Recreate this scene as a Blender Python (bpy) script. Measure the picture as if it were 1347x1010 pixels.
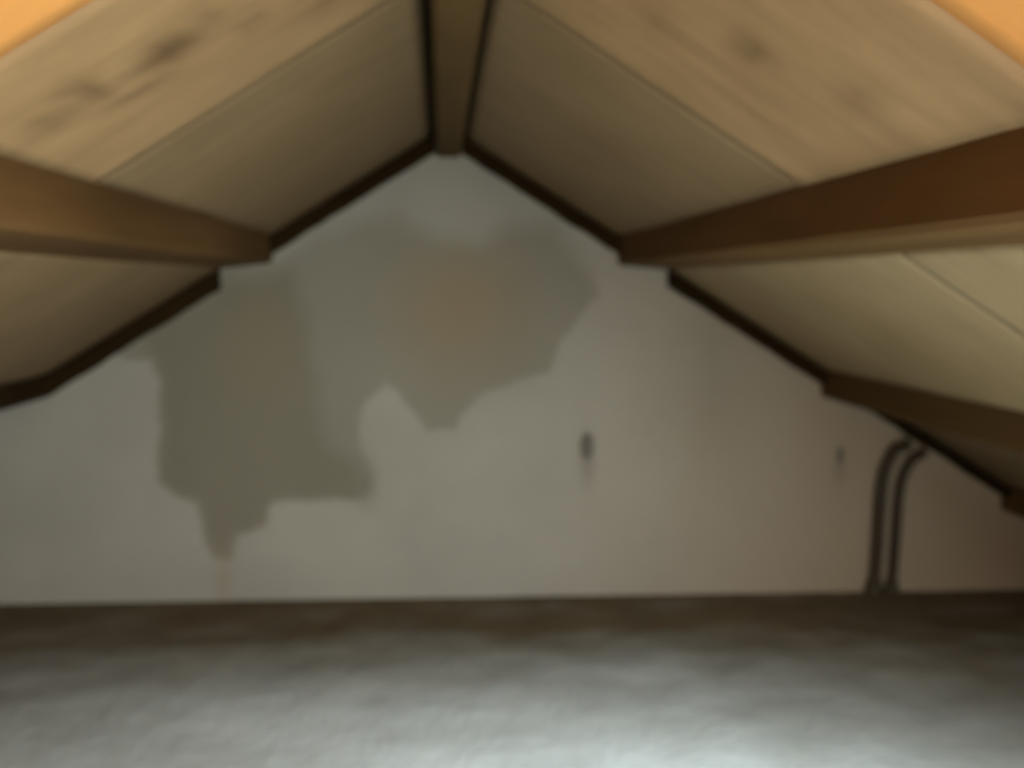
import bpy, bmesh, math, random
import numpy as np
from mathutils import Vector, Euler, Matrix

random.seed(7)
for o in list(bpy.data.objects):
    bpy.data.objects.remove(o)
scene = bpy.context.scene
COL = scene.collection

# ------------------------------------------------------------------ camera
CAM_H = 1.1217
cam_d = bpy.data.cameras.new('camera')
cam = bpy.data.objects.new('camera', cam_d)
COL.objects.link(cam)
cam.location = (0, 0, CAM_H)
cam.rotation_euler = Euler((math.radians(90 - 6.183), 0, math.radians(-4.4295)), 'XYZ')
cam_d.sensor_width = 36.0
cam_d.lens = 36.0 * 1200.0 / 1347.0
cam_d.clip_start = 0.02
cam_d.dof.use_dof = True            # the photograph is softly out of focus
cam_d.dof.focus_distance = 0.6
cam_d.dof.aperture_fstop = 3.8
scene.camera = cam

# ------------------------------------------------------------------ light
world = bpy.data.worlds.new('world')
scene.world = world
world.use_nodes = True
world.node_tree.nodes['Background'].inputs[0].default_value = (0.75, 0.86, 1.0, 1)
world.node_tree.nodes['Background'].inputs[1].default_value = 1.0

def light(name, kind, loc, energy, color, rot=(0, 0, 0), **kw):
    l = bpy.data.lights.new(name, kind)
    l.energy = energy
    l.color = color
    for k, v in kw.items():
        setattr(l, k, v)
    o = bpy.data.objects.new(name, l)
    o.location = loc
    o.rotation_euler = rot
    COL.objects.link(o)
    return o

# cool fill light added to brighten the near floor, unseen beside the camera
FILL_POS = (1.09, 0.45, 0.965)
light('roof_fill', 'AREA', FILL_POS, 93.0, (0.84, 0.97, 1.0),
      rot=(0, math.atan(0.62), 0), shape='RECTANGLE', size=0.46, size_y=0.75)
# weaker fill light added in an invented opening behind the camera
light('rear_fill', 'AREA', (0.15, -1.22, 0.62), 8.0, (0.92, 0.97, 1.0),
      rot=(math.radians(90), 0, 0), shape='RECTANGLE', size=0.9, size_y=0.7)
# warm bulb hanging under the ridge behind the camera
light('loft_bulb', 'POINT', (0.16, -0.20, 1.28), 18.0, (1.0, 0.66, 0.31), shadow_soft_size=0.06)

scene.view_settings.view_transform = 'Standard'
scene.view_settings.look = 'None'
scene.view_settings.gamma = 1.0
scene.view_settings.use_curve_mapping = False
scene.view_settings.exposure = 0.0

# ------------------------------------------------------------------ dimensions (metres)
WALL_Y = 3.20
BACK_Y = -1.30
CX = 0.025                      # ridge line
RIDGE_Z = 1.660                 # underside of the boarding at the ridge
SLOPE = 0.62
EAVE = 2.68

def roof_z(x):
    return RIDGE_Z - SLOPE * abs(x - CX)

# ------------------------------------------------------------------ helpers
def tag(o, label=None, cat=None, group=None, kind=None):
    if label: o['label'] = label
    if cat: o['category'] = cat
    if group: o['group'] = group
    if kind: o['kind'] = kind
    return o

def obj_from(name, verts, faces, mat, parent=None, smooth=False):
    me = bpy.data.meshes.new(name)
    me.from_pydata([tuple(v) for v in verts], [], faces)
    me.materials.append(mat)
    if smooth:
        me.polygons.foreach_set('use_smooth', [True] * len(me.polygons))
    me.update()
    o = bpy.data.objects.new(name, me)
    COL.objects.link(o)
    if parent: o.parent = parent
    return o

def fix_normals(o):
    bm = bmesh.new(); bm.from_mesh(o.data)
    bmesh.ops.recalc_face_normals(bm, faces=bm.faces)
    bm.to_mesh(o.data); bm.free()

def attr(o, name, vals):
    a = o.data.attributes.new(name, 'FLOAT', 'POINT')
    a.data.foreach_set('value', np.asarray(vals, dtype=np.float32))

def vnoise(x, y, seed=0):
    """smooth value noise on numpy arrays, range 0..1"""
    r = np.random.RandomState(seed).rand(64, 64)
    xi = np.floor(x).astype(int); yi = np.floor(y).astype(int)
    fx = x - xi; fy = y - yi
    fx = fx * fx * (3 - 2 * fx); fy = fy * fy * (3 - 2 * fy)
    a = r[xi % 64, yi % 64]; b = r[(xi + 1) % 64, yi % 64]
    c = r[xi % 64, (yi + 1) % 64]; d = r[(xi + 1) % 64, (yi + 1) % 64]
    return (a * (1 - fx) + b * fx) * (1 - fy) + (c * (1 - fx) + d * fx) * fy

def fbm(x, y, seed=0, octaves=4):
    s = 0; amp = 0.5
    for k in range(octaves):
        s = s + amp * vnoise(x * 2 ** k + 3.1 * k, y * 2 ** k + 7.7 * k, seed + k)
        amp *= 0.5
    return s / (1 - 0.5 ** octaves)

def poly_sdf(px, py, poly):
    """signed distance (negative inside) to a closed outline"""
    P = np.array(poly)
    d = np.full(px.shape, 1e9); inside = np.zeros(px.shape, bool)
    n = len(P)
    for i in range(n):
        ax, ay = P[i]; bx, by = P[(i + 1) % n]
        ex, ey = bx - ax, by - ay
        t = np.clip(((px - ax) * ex + (py - ay) * ey) / (ex * ex + ey * ey + 1e-12), 0, 1)
        d = np.minimum(d, np.hypot(px - ax - t * ex, py - ay - t * ey))
        c = ((ay > py) != (by > py)) & (px < (bx - ax) * (py - ay) / (by - ay + 1e-12) + ax)
        inside ^= c
    return np.where(inside, -d, d)

def soft(d, w):
    t = np.clip(0.5 - d / w, 0, 1)
    return t * t * (3 - 2 * t)

def blob(x, y, cx, cy, rx, ry):
    return np.exp(-(((x - cx) / rx) ** 2 + ((y - cy) / ry) ** 2))

# ------------------------------------------------------------------ materials
class NT:
    def __init__(self, name, rough=0.8, spec=0.25):
        self.m = bpy.data.materials.new(name)
        self.m.use_nodes = True
        self.t = self.m.node_tree
        self.b = self.t.nodes['Principled BSDF']
        self.b.inputs['Roughness'].default_value = rough
        self.b.inputs['Specular IOR Level'].default_value = spec
    def n(self, typ, **kw):
        nd = self.t.nodes.new(typ)
        for k, v in kw.items():
            setattr(nd, k, v)
        return nd
    def l(self, a, b):
        self.t.links.new(a, b)
    def attr(self, name):
        return self.n('ShaderNodeAttribute', attribute_name=name).outputs['Fac']
    def coord(self, scale=(1, 1, 1)):
        tc = self.n('ShaderNodeTexCoord'); mp = self.n('ShaderNodeMapping')
        mp.inputs['Scale'].default_value = scale
        self.l(tc.outputs['Object'], mp.inputs['Vector'])
        return mp.outputs['Vector']
    def noise(self, vec, scale, detail=4, rough=0.55):
        nz = self.n('ShaderNodeTexNoise')
        nz.inputs['Scale'].default_value = scale
        nz.inputs['Detail'].default_value = detail
        nz.inputs['Roughness'].default_value = rough
        self.l(vec, nz.inputs['Vector'])
        return nz.outputs['Fac']
    def ramp(self, fac, stops):
        r = self.n('ShaderNodeValToRGB')
        e = r.color_ramp.elements
        while len(e) < len(stops): e.new(0.5)
        for k, (p, c) in enumerate(stops):
            e[k].position = p
            e[k].color = (*c, 1)
        self.l(fac, r.inputs['Fac'])
        return r.outputs['Color']
    def mix(self, fac, a, b, mode='MIX'):
        m = self.n('ShaderNodeMix', data_type='RGBA', blend_type=mode)
        for sock, v in ((m.inputs[0], fac), (m.inputs[6], a), (m.inputs[7], b)):
            if isinstance(v, (int, float)): sock.default_value = v
            elif isinstance(v, tuple): sock.default_value = (*v, 1)
            else: self.l(v, sock)
        return m.outputs[2]
    def bump(self, h, strength, dist=0.01):
        b = self.n('ShaderNodeBump')
        b.inputs['Strength'].default_value = strength
        b.inputs['Distance'].default_value = dist
        self.l(h, b.inputs['Height'])
        self.l(b.outputs['Normal'], self.b.inputs['Normal'])
    def color(self, c):
        if isinstance(c, tuple): self.b.inputs['Base Color'].default_value = (*c, 1)
        else: self.l(c, self.b.inputs['Base Color'])

def mat_plaster():
    t = NT('limewashed_plaster', 0.9, 0.15)
    v = t.coord()
    n1 = t.noise(v, 2.2, 5); n2 = t.noise(v, 60, 3)
    base = t.ramp(n1, [(0.3, (0.33, 0.312, 0.265)), (0.7, (0.39, 0.368, 0.312))])
    base = t.mix(t.attr('warm_shade'), base, (0.37, 0.285, 0.195))
    c = t.mix(t.attr('stain'), base, (0.185, 0.165, 0.115))
    c = t.mix(t.attr('rust'), c, (0.29, 0.215, 0.125))
    c = t.mix(t.attr('mark'), c, (0.12, 0.10, 0.08))
    t.color(c)
    t.bump(n2, 0.25, 0.004)
    return t.m

def mat_wood(name, dark, light, grain=(1.0, 1.0, 1.0), rough=0.72):
    t = NT(name, rough, 0.08)
    v = t.coord(grain)
    n1 = t.noise(v, 6, 6, 0.6); n2 = t.noise(t.coord(), 2.0, 3)
    c = t.ramp(n1, [(0.28, dark), (0.72, light)])
    c = t.mix(n2, c, t.mix(0.6, c, (0.7, 0.7, 0.7), 'MULTIPLY'))
    t.color(c)
    t.bump(n1, 0.35, 0.004)
    return t.m

def mat_sheet(name, dark, light, knot):
    t = NT(name, 0.65, 0.3)
    v = t.coord((1.0, 5.0, 1.0))
    n1 = t.noise(v, 4.0, 6, 0.6); n2 = t.noise(t.coord(), 3.0, 4)
    c = t.ramp(n1, [(0.25, dark), (0.75, light)])
    c = t.mix(n2, c, t.mix(0.9, c, (0.62, 0.58, 0.52), 'MULTIPLY'))
    c = t.mix(t.attr('knot'), c, knot)
    t.color(c)
    t.bump(n1, 0.2, 0.003)
    return t.m

def mat_floor():
    t = NT('dusty_floor', 0.95, 0.1)
    v = t.coord()
    n1 = t.noise(v, 5, 6, 0.65); n2 = t.noise(v, 35, 4)
    pale = t.ramp(n1, [(0.3, (0.60, 0.67, 0.69)), (0.7, (0.70, 0.78, 0.80))])
    dirt_shade = t.ramp(n1, [(0.3, (0.10, 0.075, 0.042)), (0.7, (0.15, 0.115, 0.07))])
    t.color(t.mix(t.attr('dirt_shade'), pale, dirt_shade))
    t.bump(n2, 0.5, 0.01)
    return t.m

M = {
    'plaster': mat_plaster(),
    'beam': mat_wood('dark_timber', (0.066, 0.032, 0.010), (0.130, 0.067, 0.022), (1, 0.12, 1)),
    'beam_dark': mat_wood('darker_timber', (0.050, 0.027, 0.009), (0.100, 0.057, 0.020), (1, 0.12, 1)),
    'batten': mat_wood('blackened_timber', (0.016, 0.008, 0.002), (0.032, 0.017, 0.005), (0.3, 1, 1), 0.95),
    'deck': mat_wood('roof_deck', (0.04, 0.025, 0.012), (0.07, 0.045, 0.02)),
    'sheet': mat_sheet('tan_boarding', (0.26, 0.157, 0.070), (0.36, 0.222, 0.102), (0.085, 0.045, 0.016)),
    'sheet_b': mat_sheet('brown_boarding', (0.185, 0.117, 0.055), (0.245, 0.160, 0.077), (0.10, 0.06, 0.025)),
    'sheet_pale': mat_sheet('pale_boarding', (0.26, 0.178, 0.088), (0.34, 0.24, 0.125), (0.10, 0.06, 0.025)),
    'orange': mat_sheet('orange_boarding', (0.66, 0.285, 0.072), (0.72, 0.325, 0.085), (0.55, 0.2, 0.04)),
    'floor': mat_floor(),
    'pipe': mat_wood('dull_brown_pipe', (0.05, 0.038, 0.024), (0.08, 0.062, 0.04), (1, 1, 0.2), 0.45),
    'mark': mat_wood('dark_grey_plug', (0.15, 0.132, 0.108), (0.20, 0.175, 0.145)),
}

# ------------------------------------------------------------------ gable wall
def wall_mesh(name, y, x0, x1, nx, nz, mat, sign):
    xs = np.linspace(x0, x1, nx); vs = np.linspace(0, 1, nz)
    X, V = np.meshgrid(xs, vs, indexing='ij')
    top = np.maximum(RIDGE_Z + 0.01 - SLOPE * np.abs(X - CX), 0.02)
    Z = -0.06 + V * (top + 0.06)
    return X, Z

NX, NZ = 440, 150
X, Z = wall_mesh('w', WALL_Y, -EAVE, EAVE + 0.05, NX, NZ, None, 1)
j = 0.042 * (fbm(X * 9, Z * 9, 3, 4) - 0.5)
jx = X + 1.2 * j; jz = Z + 0.045 * (fbm(X * 8 + 40, Z * 8, 9, 4) - 0.5)

STAIN_A = [(-1.16, 0.93), (-0.983, 1.03), (-0.748, 1.20), (-0.569, 1.212), (-0.413, 1.315), (-0.154, 1.355), (-0.09, 1.317),
           (-0.13, 1.239), (-0.158, 1.056), (-0.156, 0.871), (-0.215, 0.764), (-0.274, 0.725), (-0.297, 0.631),
           (-0.277, 0.522), (-0.252, 0.467), (-0.275, 0.353), (-0.408, 0.374), (-0.513, 0.376), (-0.593, 0.351),
           (-0.621, 0.283), (-0.722, 0.244), (-0.743, 0.162), (-0.801, 0.158), (-0.837, 0.246), (-0.849, 0.369),
           (-0.943, 0.411), (-0.985, 0.439), (-0.967, 0.639), (-0.978, 0.797), (-1.001, 0.876), (-1.09, 0.87)]
STAIN_B = [(-0.413, 1.315), (-0.206, 1.355), (-0.051, 1.304), (0.106, 1.266), (0.265, 1.332), (0.398, 1.319),
           (0.506, 1.201), (0.548, 1.095), (0.467, 0.988), (0.414, 0.921), (0.374, 0.814), (0.238, 0.788),
           (0.158, 0.748), (0.063, 0.667), (0.049, 0.613), (-0.058, 0.609), (-0.097, 0.669), (-0.149, 0.75),
           (-0.202, 0.791), (-0.295, 0.738), (-0.37, 0.925), (-0.392, 1.109)]
CORE_A = [(-1.02, 0.95), (-0.75, 1.13), (-0.50, 1.17), (-0.46, 0.95), (-0.44, 0.70), (-0.40, 0.55), (-0.30, 0.50),
          (-0.275, 0.353), (-0.513, 0.376), (-0.621, 0.283), (-0.722, 0.244), (-0.77, 0.16), (-0.837, 0.246),
          (-0.849, 0.369), (-0.985, 0.439), (-0.967, 0.639), (-0.978, 0.797)]
fade = 0.030 + 0.11 * np.clip((Z - 1.08) / 0.2, 0, 1)     # the damp edge is vague near the top
a = soft(poly_sdf(jx, jz, STAIN_A), fade)
b = soft(poly_sdf(jx, jz, STAIN_B), fade)
core = soft(poly_sdf(jx, jz, CORE_A), 0.10)
stain = np.maximum(0.55 * a, 0.55 * b)
stain = np.maximum(stain, a * (0.55 + 0.30 * core))
stain = np.maximum(stain, 0.85 * blob(X, Z, -0.275, 0.43, 0.04, 0.075))
stain += 0.12 * (fbm(X * 5, Z * 2.5, 21) - 0.5) * (stain > 0.2)
stain = np.maximum(stain, 0.22 * blob(X, Z, 0.98, 0.80, 0.10, 0.28))
stain = np.clip(stain, 0, 1)
rust = b * np.clip(0.75 * blob(X, Z, 0.06, 1.05, 0.22, 0.22), 0, 1) + 0.35 * blob(X, Z, -0.775, 0.09, 0.03, 0.09)
rust = np.clip(rust + 0.28 * a * blob(X, Z, -0.62, 0.92, 0.14, 0.2), 0, 1)
warm_shade = np.clip(0.85 * soft(-(X - 0.85), 1.6) + 0.2 * (fbm(X * 2, Z * 2, 31) - 0.5), 0, 1)  # warm lamplight and dimmer right side painted into the wall colour
mark = np.clip(0.45 * blob(X, Z, 0.519, 0.50, 0.028, 0.09) + 0.35 * blob(X, Z, 1.457, 0.44, 0.022, 0.05), 0, 1)
relief = 0.0035 * (fbm(X * 3, Z * 3, 55) - 0.5) + 0.002 * np.maximum(a, b)
verts = np.stack([X, WALL_Y + relief, Z], -1).reshape(-1, 3)
faces = [(i * NZ + k, (i + 1) * NZ + k, (i + 1) * NZ + k + 1, i * NZ + k + 1) for i in range(NX - 1) for k in range(NZ - 1)]
w = obj_from('wall_gable', verts, faces, M['plaster'], smooth=True)
for nm, ar in (('stain', stain), ('rust', rust), ('warm_shade', warm_shade), ('mark', mark)):
    attr(w, nm, ar.reshape(-1))
sol = w.modifiers.new('thickness', 'SOLIDIFY'); sol.thickness = 0.18; sol.offset = -1
tag(w, 'grey-white plastered gable wall with large jagged brown damp stains', kind='structure')

# ------------------------------------------------------------------ floor
NXF, NYF = 260, 220
xs = np.linspace(-EAVE - 0.1, EAVE + 0.15, NXF); ys = np.linspace(BACK_Y - 0.1, WALL_Y + 0.05, NYF)
FX, FY = np.meshgrid(xs, ys, indexing='ij')
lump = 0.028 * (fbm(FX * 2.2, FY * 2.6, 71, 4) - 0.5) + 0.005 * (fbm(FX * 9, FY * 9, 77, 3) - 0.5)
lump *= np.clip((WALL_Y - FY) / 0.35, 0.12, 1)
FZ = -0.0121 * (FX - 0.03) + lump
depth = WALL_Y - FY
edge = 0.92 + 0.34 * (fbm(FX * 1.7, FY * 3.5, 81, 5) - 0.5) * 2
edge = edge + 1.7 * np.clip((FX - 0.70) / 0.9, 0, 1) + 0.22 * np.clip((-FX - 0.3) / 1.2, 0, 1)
dirt_shade = np.clip(1.0 - (depth - 0.30) / (1.15 * (edge - 0.12)), 0, 1)  # dirty brown band that also paints in the light falloff towards the wall
dirt_shade = np.clip(dirt_shade + 0.25 * (fbm(FX * 5, FY * 11, 91, 4) - 0.5) * (dirt_shade > 0.02), 0, 1)
verts = np.stack([FX, FY, FZ], -1).reshape(-1, 3)
faces = [(i * NYF + k, (i + 1) * NYF + k, (i + 1) * NYF + k + 1, i * NYF + k + 1) for i in range(NXF - 1) for k in range(NYF - 1)]
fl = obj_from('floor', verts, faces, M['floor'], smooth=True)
attr(fl, 'dirt_shade', dirt_shade.reshape(-1))
tag(fl, 'uneven pale dusty loft floor, dirty brown with painted shade along the gable wall', kind='structure')

# ------------------------------------------------------------------ ceiling: deck above, boarding sheets below
def slope_prism(x0, x1, y0, y1, lo, hi):
    """slab following the roof slope between x0 and x1"""
    v = []
    for y in (y0, y1):
        for (x, off) in ((x0, lo), (x1, lo), (x1, hi), (x0, hi)):
            v.append((x, y, roof_z(x) + off))
    f = [(0, 1, 2, 3), (7, 6, 5, 4), (0, 4, 5, 1), (1, 5, 6, 2), (2, 6, 7, 3), (3, 7, 4, 0)]
    return v, f

RL, RR = -0.030, 0.090                          # beside the ridge timber
P1, P2, P3 = 0.595, 1.352, 2.062                # inner faces of the purlins, from the ridge line
PW1, PW2, PW3 = 0.178, 0.165, 0.16
BAYS = {-1: [(RL, CX - P1), (CX - P1 - PW1, CX - P2), (CX - P2 - PW2, -EAVE)],
        1: [(RR, CX + P1), (CX + P1 + PW1, CX + P2), (CX + P2 + PW2, CX + P3), (CX + P3 + PW3, EAVE + 0.05)]}
DECK = {}
WORDS = ('upper', 'middle', 'lower', 'eaves')
for side in (-1, 1):
    for ri, (x0, x1) in enumerate(BAYS[side]):
        sw = 'left' if side < 0 else 'right'
        xa = CX if ri == 0 else x0                # the two upper bays meet over the ridge timber
        v1, f1 = slope_prism(xa, x1, BACK_Y - 0.1, WALL_Y + 0.2, 0.024, 0.07)
        o = obj_from('ceiling_%s_%s' % (sw, WORDS[ri]), v1, f1, M['deck'])
        fix_normals(o)
        tag(o, '%s bay of the %s roof slope lined with tan boarding sheets' % (WORDS[ri], sw), kind='structure')
        DECK[side, ri] = o

def sheet(deck, x0, x1, y0, y1, mat, knots=(), drop=0.0):
    """one boarding sheet: a fine grid underside with thickness"""
    nx = max(8, int(abs(x1 - x0) / 0.02)); ny = max(8, int(abs(y1 - y0) / 0.03))
    xs = np.linspace(x0, x1, nx); ys = np.linspace(y0, y1, ny)
    A, B = np.meshgrid(xs, ys, indexing='ij')
    sag = 0.004 * (fbm(A * 2 + 5, B * 2, int(abs(x0) * 100) + 3, 2) - 0.5)
    C = RIDGE_Z - SLOPE * np.abs(A - CX) - drop + sag
    verts = np.stack([A, B, C], -1).reshape(-1, 3)
    faces = [(i * ny + k, i * ny + k + 1, (i + 1) * ny + k + 1, (i + 1) * ny + k) for i in range(nx - 1) for k in range(ny - 1)]
    if x1 < x0: faces = [f[::-1] for f in faces]
    o = obj_from('boarding_sheet', verts, faces, mat, deck, smooth=True)
    kn = np.zeros_like(A)
    wob = 0.05 * (fbm(A * 14, B * 14, 5, 3) - 0.5)
    for (kx, ky, rx, ry, s) in knots:
        kn = np.maximum(kn, s * blob(A + wob, B + wob, kx, ky, rx, ry))
    attr(o, 'knot', kn.reshape(-1))
    so = o.modifiers.new('thickness', 'SOLIDIFY'); so.thickness = 0.016; so.offset = -1
    return o

G = 0.0
GAP = 0.012
KL = [(-0.352, 1.255, 0.030, 0.050, 1.0), (-0.385, 1.25, 0.022, 0.03, 0.7), (-0.445, 1.235, 0.018, 0.055, 0.75),
      (-0.26, 1.336, 0.018, 0.035, 0.6), (-0.405, 1.335, 0.045, 0.03, 0.65), (-0.49, 1.26, 0.03, 0.045, 0.5),
      (-0.16, 1.42, 0.025, 0.05, 0.45), (-0.30, 1.22, 0.02, 0.04, 0.4)]
KR = [(0.404, 1.20, 0.028, 0.040, 0.75), (0.52, 1.12, 0.025, 0.05, 0.35), (0.30, 1.30, 0.03, 0.05, 0.3)]
YE = WALL_Y - 0.012
cols_l = [(1.595, YE), (1.030, 1.595 - G), (BACK_Y, 1.030 - G)]
cols_r = [(1.560, YE), (0.860, 1.560 - G), (BACK_Y, 0.860 - G)]
for side, cols, r0 in ((-1, cols_l, RL), (1, cols_r, RR)):
    for ri, (x0, x1) in enumerate(BAYS[side]):
        for ci, (y0, y1) in enumerate(cols):
            mat = (M['sheet_b'], M['sheet'], M['orange'])[ci]
            if side > 0 and ri == 1 and ci < 2: mat = M['sheet_pale']
            kn = ()
            if ri == 0 and ci == 1: kn = KL if side < 0 else KR
            if ri == 0 and ci == 2 and side > 0: kn = [(0.50, 0.835, 0.03, 0.02, 0.5)]
            sheet(DECK[side, ri], x0, x1, y0, y1, mat, kn, drop=(0.0, 0.002, 0.0)[ci])

# ------------------------------------------------------------------ timbers
def beam(name, prof, y0, y1, mat, seed, n=26, wob=0.004):
    """long timber with a profile in x/z and slightly uneven hewn edges"""
    rnd = random.Random(seed)
    m = len(prof)
    cx = sum(p[0] for p in prof) / m; cz = sum(p[1] for p in prof) / m
    pr = []
    for i, (x, z) in enumerate(prof):            # small chamfer on each arris
        for (qx, qz) in (prof[i - 1], prof[(i + 1) % m]):
            L = math.hypot(qx - x, qz - z); c = min(0.010, L * 0.3)
            pr.append((x + (qx - x) * c / L, z + (qz - z) * c / L))
    k = len(pr)
    ph = [rnd.uniform(0, 6.28) for _ in range(k)]
    verts = []
    for s in range(n + 1):
        y = y0 + (y1 - y0) * s / n
        for i, (x, z) in enumerate(pr):
            e = wob * (math.sin(y * 2.3 + ph[i // 2]) + 0.5 * math.sin(y * 6.1 + ph[i // 2] * 2))
            verts.append((x + (x - cx) / 0.1 * e * 0.6, y, z + (z - cz) / 0.1 * e * 0.6))
    faces = [(s * k + i, s * k + (i + 1) % k, (s + 1) * k + (i + 1) % k, (s + 1) * k + i) for s in range(n) for i in range(k)]
    faces += [tuple(range(k)), tuple(range(n * k, n * k + k))[::-1]]
    o = obj_from(name, verts, faces, mat)
    fix_normals(o)
    return o

YB = BACK_Y + 0.01
r = beam('ridge_timber', [(-0.012, 1.556), (0.074, 1.556), (0.074, roof_z(0.074) + 0.02), (-0.012, roof_z(-0.012) + 0.02)],
         YB, WALL_Y + 0.02, M['beam_dark'], 1, wob=0.002)
tag(r, 'dark timber ridge beam running along the peak of the roof', 'beam')

def purlin(side, off, width, bottom, label, seed, mat='beam'):
    xi = CX + side * off; xo = CX + side * (off + width)
    prof = [(xi, bottom), (xo, min(bottom, roof_z(xo) - 0.004)), (xo, roof_z(xo) + 0.018), (xi, roof_z(xi) + 0.018)]
    p = beam('purlin', prof, YB, WALL_Y + 0.02, M[mat], seed)
    tag(p, label, 'beam', 'purlins under the roof slopes')

purlin(-1, P1, PW1, 1.197, 'upper dark brown purlin on the left roof slope, above the left wall stain', 11)
purlin(1, P1, PW1, 1.190, 'upper dark brown purlin on the right roof slope, nearest right of the ridge', 12)
purlin(-1, P2, PW2, 0.745, 'lower dark purlin at the left edge below the sloping boarding', 13, 'batten')
purlin(1, P2, PW2, 0.718, 'middle purlin on the right slope directly above the bent pipes', 14, 'beam_dark')
purlin(1, P3, PW3, 0.283, 'lowest purlin stub at the right edge beyond the bent pipes', 15, 'beam_dark')

def batten(side, o0, o1, th, label):
    """dark verge batten lying against the wall between two purlins"""
    lo = -th
    n = 14
    rnd = random.Random(int(o0 * 1000) + side)
    ring = []
    for s in range(n + 1):
        off = o0 + (o1 - o0) * s / n
        x = CX + side * off
        e = rnd.uniform(-0.003, 0.003)
        z = roof_z(x)
        ring.append([(x, WALL_Y - 0.055, z + lo + e + 0.006), (x, WALL_Y - 0.049, z + lo + e), (x, WALL_Y + 0.004, z + lo + e),
                     (x, WALL_Y + 0.004, z + 0.022), (x, WALL_Y - 0.010, z + 0.022), (x, WALL_Y - 0.010, z - 0.002), (x, WALL_Y - 0.055, z - 0.010)])
    k = 7
    verts = [p for rg in ring for p in rg]
    faces = [(s * k + i, s * k + (i + 1) % k, (s + 1) * k + (i + 1) % k, (s + 1) * k + i) for s in range(n) for i in range(k)]
    faces += [tuple(range(k)), tuple(range(n * k, n * k + k))[::-1]]
    o = obj_from('edge_batten', verts, faces, M['batten'])
    fix_normals(o)
    tag(o, label, 'batten', 'dark battens along the gable edge')

batten(-1, 0.040, P1 - 0.001, 0.062, 'blackish sloping batten on the gable between ridge and upper left purlin')
batten(1, 0.052, P1 - 0.001, 0.062, 'blackish sloping batten on the gable between ridge and upper right purlin')
batten(-1, P1 + PW1 + 0.001, P2 - 0.001, 0.072, 'blackish sloping batten between the two left purlins')
batten(1, P1 + PW1 + 0.001, P2 - 0.001, 0.062, 'blackish sloping batten between upper and middle right purlins')
batten(1, P2 + PW2 + 0.001, P3 - 0.001, 0.045, 'short blackish batten right of the bent pipes')

# ------------------------------------------------------------------ bent pipes on the wall
def smooth_path(pts, sub=8):
    P = [Vector(p) for p in pts]
    out = []
    for i in range(len(P) - 1):
        p0 = P[max(i - 1, 0)]; p1 = P[i]; p2 = P[i + 1]; p3 = P[min(i + 2, len(P) - 1)]
        for s in range(sub):
            t = s / sub
            out.append(0.5 * ((2 * p1) + (p2 - p0) * t + (2 * p0 - 5 * p1 + 4 * p2 - p3) * t * t + (3 * p1 - p0 - 3 * p2 + p3) * t ** 3))
    out.append(P[-1])
    return out

def tube(name, pts, rad, mat, parent=None, seg=14):
    path = smooth_path(pts)
    verts = []; n = len(path)
    for i, p in enumerate(path):
        d = (path[min(i + 1, n - 1)] - path[max(i - 1, 0)]).normalized()
        u = Vector((0, 1, 0)); s = d.cross(u).normalized(); u = s.cross(d).normalized()
        for k in range(seg):
            a_ = 2 * math.pi * k / seg
            verts.append(p + (s * math.cos(a_) + u * math.sin(a_)) * rad)
    faces = [(i * seg + k, i * seg + (k + 1) % seg, (i + 1) * seg + (k + 1) % seg, (i + 1) * seg + k) for i in range(n - 1) for k in range(seg)]
    faces += [tuple(range(seg)), tuple(range((n - 1) * seg, n * seg))[::-1]]
    o = obj_from(name, verts, faces, mat, parent, smooth=True)
    fix_normals(o)
    return o

def collar(cx, cy, z0, r0, mat, parent, seg=18):
    prof = [(r0 * 1.55, 0.0), (r0 * 1.55, 0.014), (r0 * 1.35, 0.026), (r0 * 1.25, 0.050), (r0 * 1.0, 0.056)]
    verts = [(cx + rr * math.cos(2 * math.pi * k / seg), cy + rr * math.sin(2 * math.pi * k / seg) * 0.9, z0 + z) for rr, z in prof for k in range(seg)]
    faces = [(i * seg + k, i * seg + (k + 1) % seg, (i + 1) * seg + (k + 1) % seg, (i + 1) * seg + k) for i in range(len(prof) - 1) for k in range(seg)]
    faces += [tuple(range(seg))[::-1], tuple(range((len(prof) - 1) * seg, len(prof) * seg))]
    o = obj_from('base_collar', verts, faces, mat, parent)
    fix_normals(o)
    return o

def pipe(pts, rad, label):
    y = WALL_Y - rad - 0.004
    e = bpy.data.objects.new('bent_pipe', None)
    COL.objects.link(e)
    base = Vector((pts[0][0], y, pts[0][1]))
    e.location = base
    tag(e, label, 'pipe', 'bent pipes on the gable wall')
    loc = [Vector((x, y, z)) - base for x, z in pts]
    tube('pipe', loc, rad, M['pipe'], e)
    collar(0, 0, 0.0, rad, M['pipe'], e)

pipe([(1.594, -0.020), (1.599, 0.12), (1.602, 0.26), (1.605, 0.37), (1.618, 0.455), (1.650, 0.520), (1.682, 0.535), (1.704, 0.547)],
     0.022, 'left and thicker of two dark bent pipes rising to the right purlin')
pipe([(1.664, -0.020), (1.669, 0.12), (1.672, 0.25), (1.676, 0.355), (1.688, 0.425), (1.718, 0.482), (1.746, 0.502), (1.768, 0.515)],
     0.018, 'right and thinner of two dark bent pipes rising to the right purlin')

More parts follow.
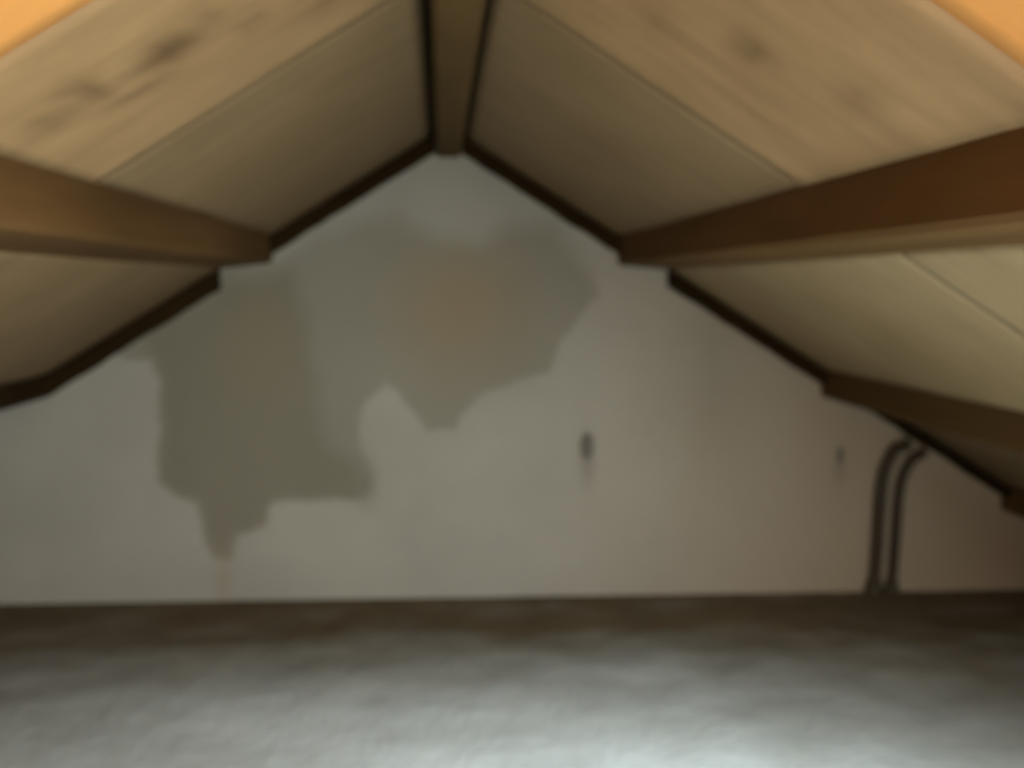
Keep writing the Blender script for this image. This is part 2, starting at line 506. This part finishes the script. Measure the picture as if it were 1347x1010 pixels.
# ------------------------------------------------------------------ small dark wall plugs
def plug(x, z, rx, rz, label):
    seg = 20; prof = [(1.0, 0.0), (1.0, 0.006), (0.8, 0.012), (0.4, 0.015)]
    verts = [(rx * a_ * math.cos(2 * math.pi * k / seg), -h_, rz * a_ * math.sin(2 * math.pi * k / seg)) for a_, h_ in prof for k in range(seg)]
    faces = [(i * seg + k, i * seg + (k + 1) % seg, (i + 1) * seg + (k + 1) % seg, (i + 1) * seg + k) for i in range(3) for k in range(seg)]
    faces += [tuple(range(seg)), tuple(range(3 * seg, 4 * seg))]
    o = obj_from('wall_plug', verts, faces, M['mark'], smooth=True)
    fix_normals(o)
    o.location = (x, WALL_Y + 0.001, z)
    tag(o, label, 'wall plug', 'small dark spots on the wall')

plug(0.517, 0.548, 0.023, 0.048, 'small dark oval spot in the middle of the gable wall')
plug(1.457, 0.500, 0.012, 0.032, 'faint small dark spot on the wall just left of the bent pipes')

# ------------------------------------------------------------------ rear gable, with an opening added for the fill light (behind the camera)
def back_wall():
    verts = []; faces = []
    def prism(pts):
        b0 = len(verts); n = len(pts)
        for y in (BACK_Y - 0.12, BACK_Y):
            verts.extend((x, y, z) for x, z in pts)
        faces.append(tuple(b0 + i for i in range(n))); faces.append(tuple(b0 + n + i for i in range(n))[::-1])
        for i in range(n):
            faces.append((b0 + i, b0 + (i + 1) % n, b0 + n + (i + 1) % n, b0 + n + i))
    wx0, wx1, wz0, wz1 = -0.32, 0.62, 0.25, 1.0
    prism([(-EAVE, -0.05), (wx0, -0.05), (wx0, roof_z(wx0)), (-EAVE, roof_z(-EAVE))])
    prism([(wx1, -0.05), (EAVE, -0.05), (EAVE, roof_z(EAVE)), (wx1, roof_z(wx1))])
    prism([(wx0, -0.05), (wx1, -0.05), (wx1, wz0), (wx0, wz0)])
    prism([(wx0, wz1), (wx1, wz1), (wx1, roof_z(wx1)), (CX, RIDGE_Z), (wx0, roof_z(wx0))])
    o = obj_from('wall_back', verts, faces, M['plaster'])
    fix_normals(o)
    tag(o, kind='structure')
back_wall()

# ------------------------------------------------------------------ added frame around the roof fill light, unseen beside the camera
def add_fill_frame():
    L, Wd, t = 0.27, 0.415, 0.04           # half length down the slope, half width along the roof, bar width
    verts = []; faces = []
    for (x0, x1, y0, y1) in ((-L, -L + t, -Wd, Wd), (L - t, L, -Wd, Wd), (-L + t, L - t, -Wd, -Wd + t), (-L + t, L - t, Wd - t, Wd)):
        b0 = len(verts)
        verts.extend((x, y, z) for z in (-0.012, 0.022) for x, y in ((x0, y0), (x1, y0), (x1, y1), (x0, y1)))
        faces.extend(tuple(b0 + i for i in f) for f in ((0, 1, 2, 3), (7, 6, 5, 4), (0, 4, 5, 1), (1, 5, 6, 2), (2, 6, 7, 3), (3, 7, 4, 0)))
    o = obj_from('fill_light_frame', verts, faces, M['beam'])
    fix_normals(o)
    o.location = FILL_POS
    o.rotation_euler = (0, math.atan(SLOPE), 0)
    tag(o, kind='structure')
add_fill_frame()
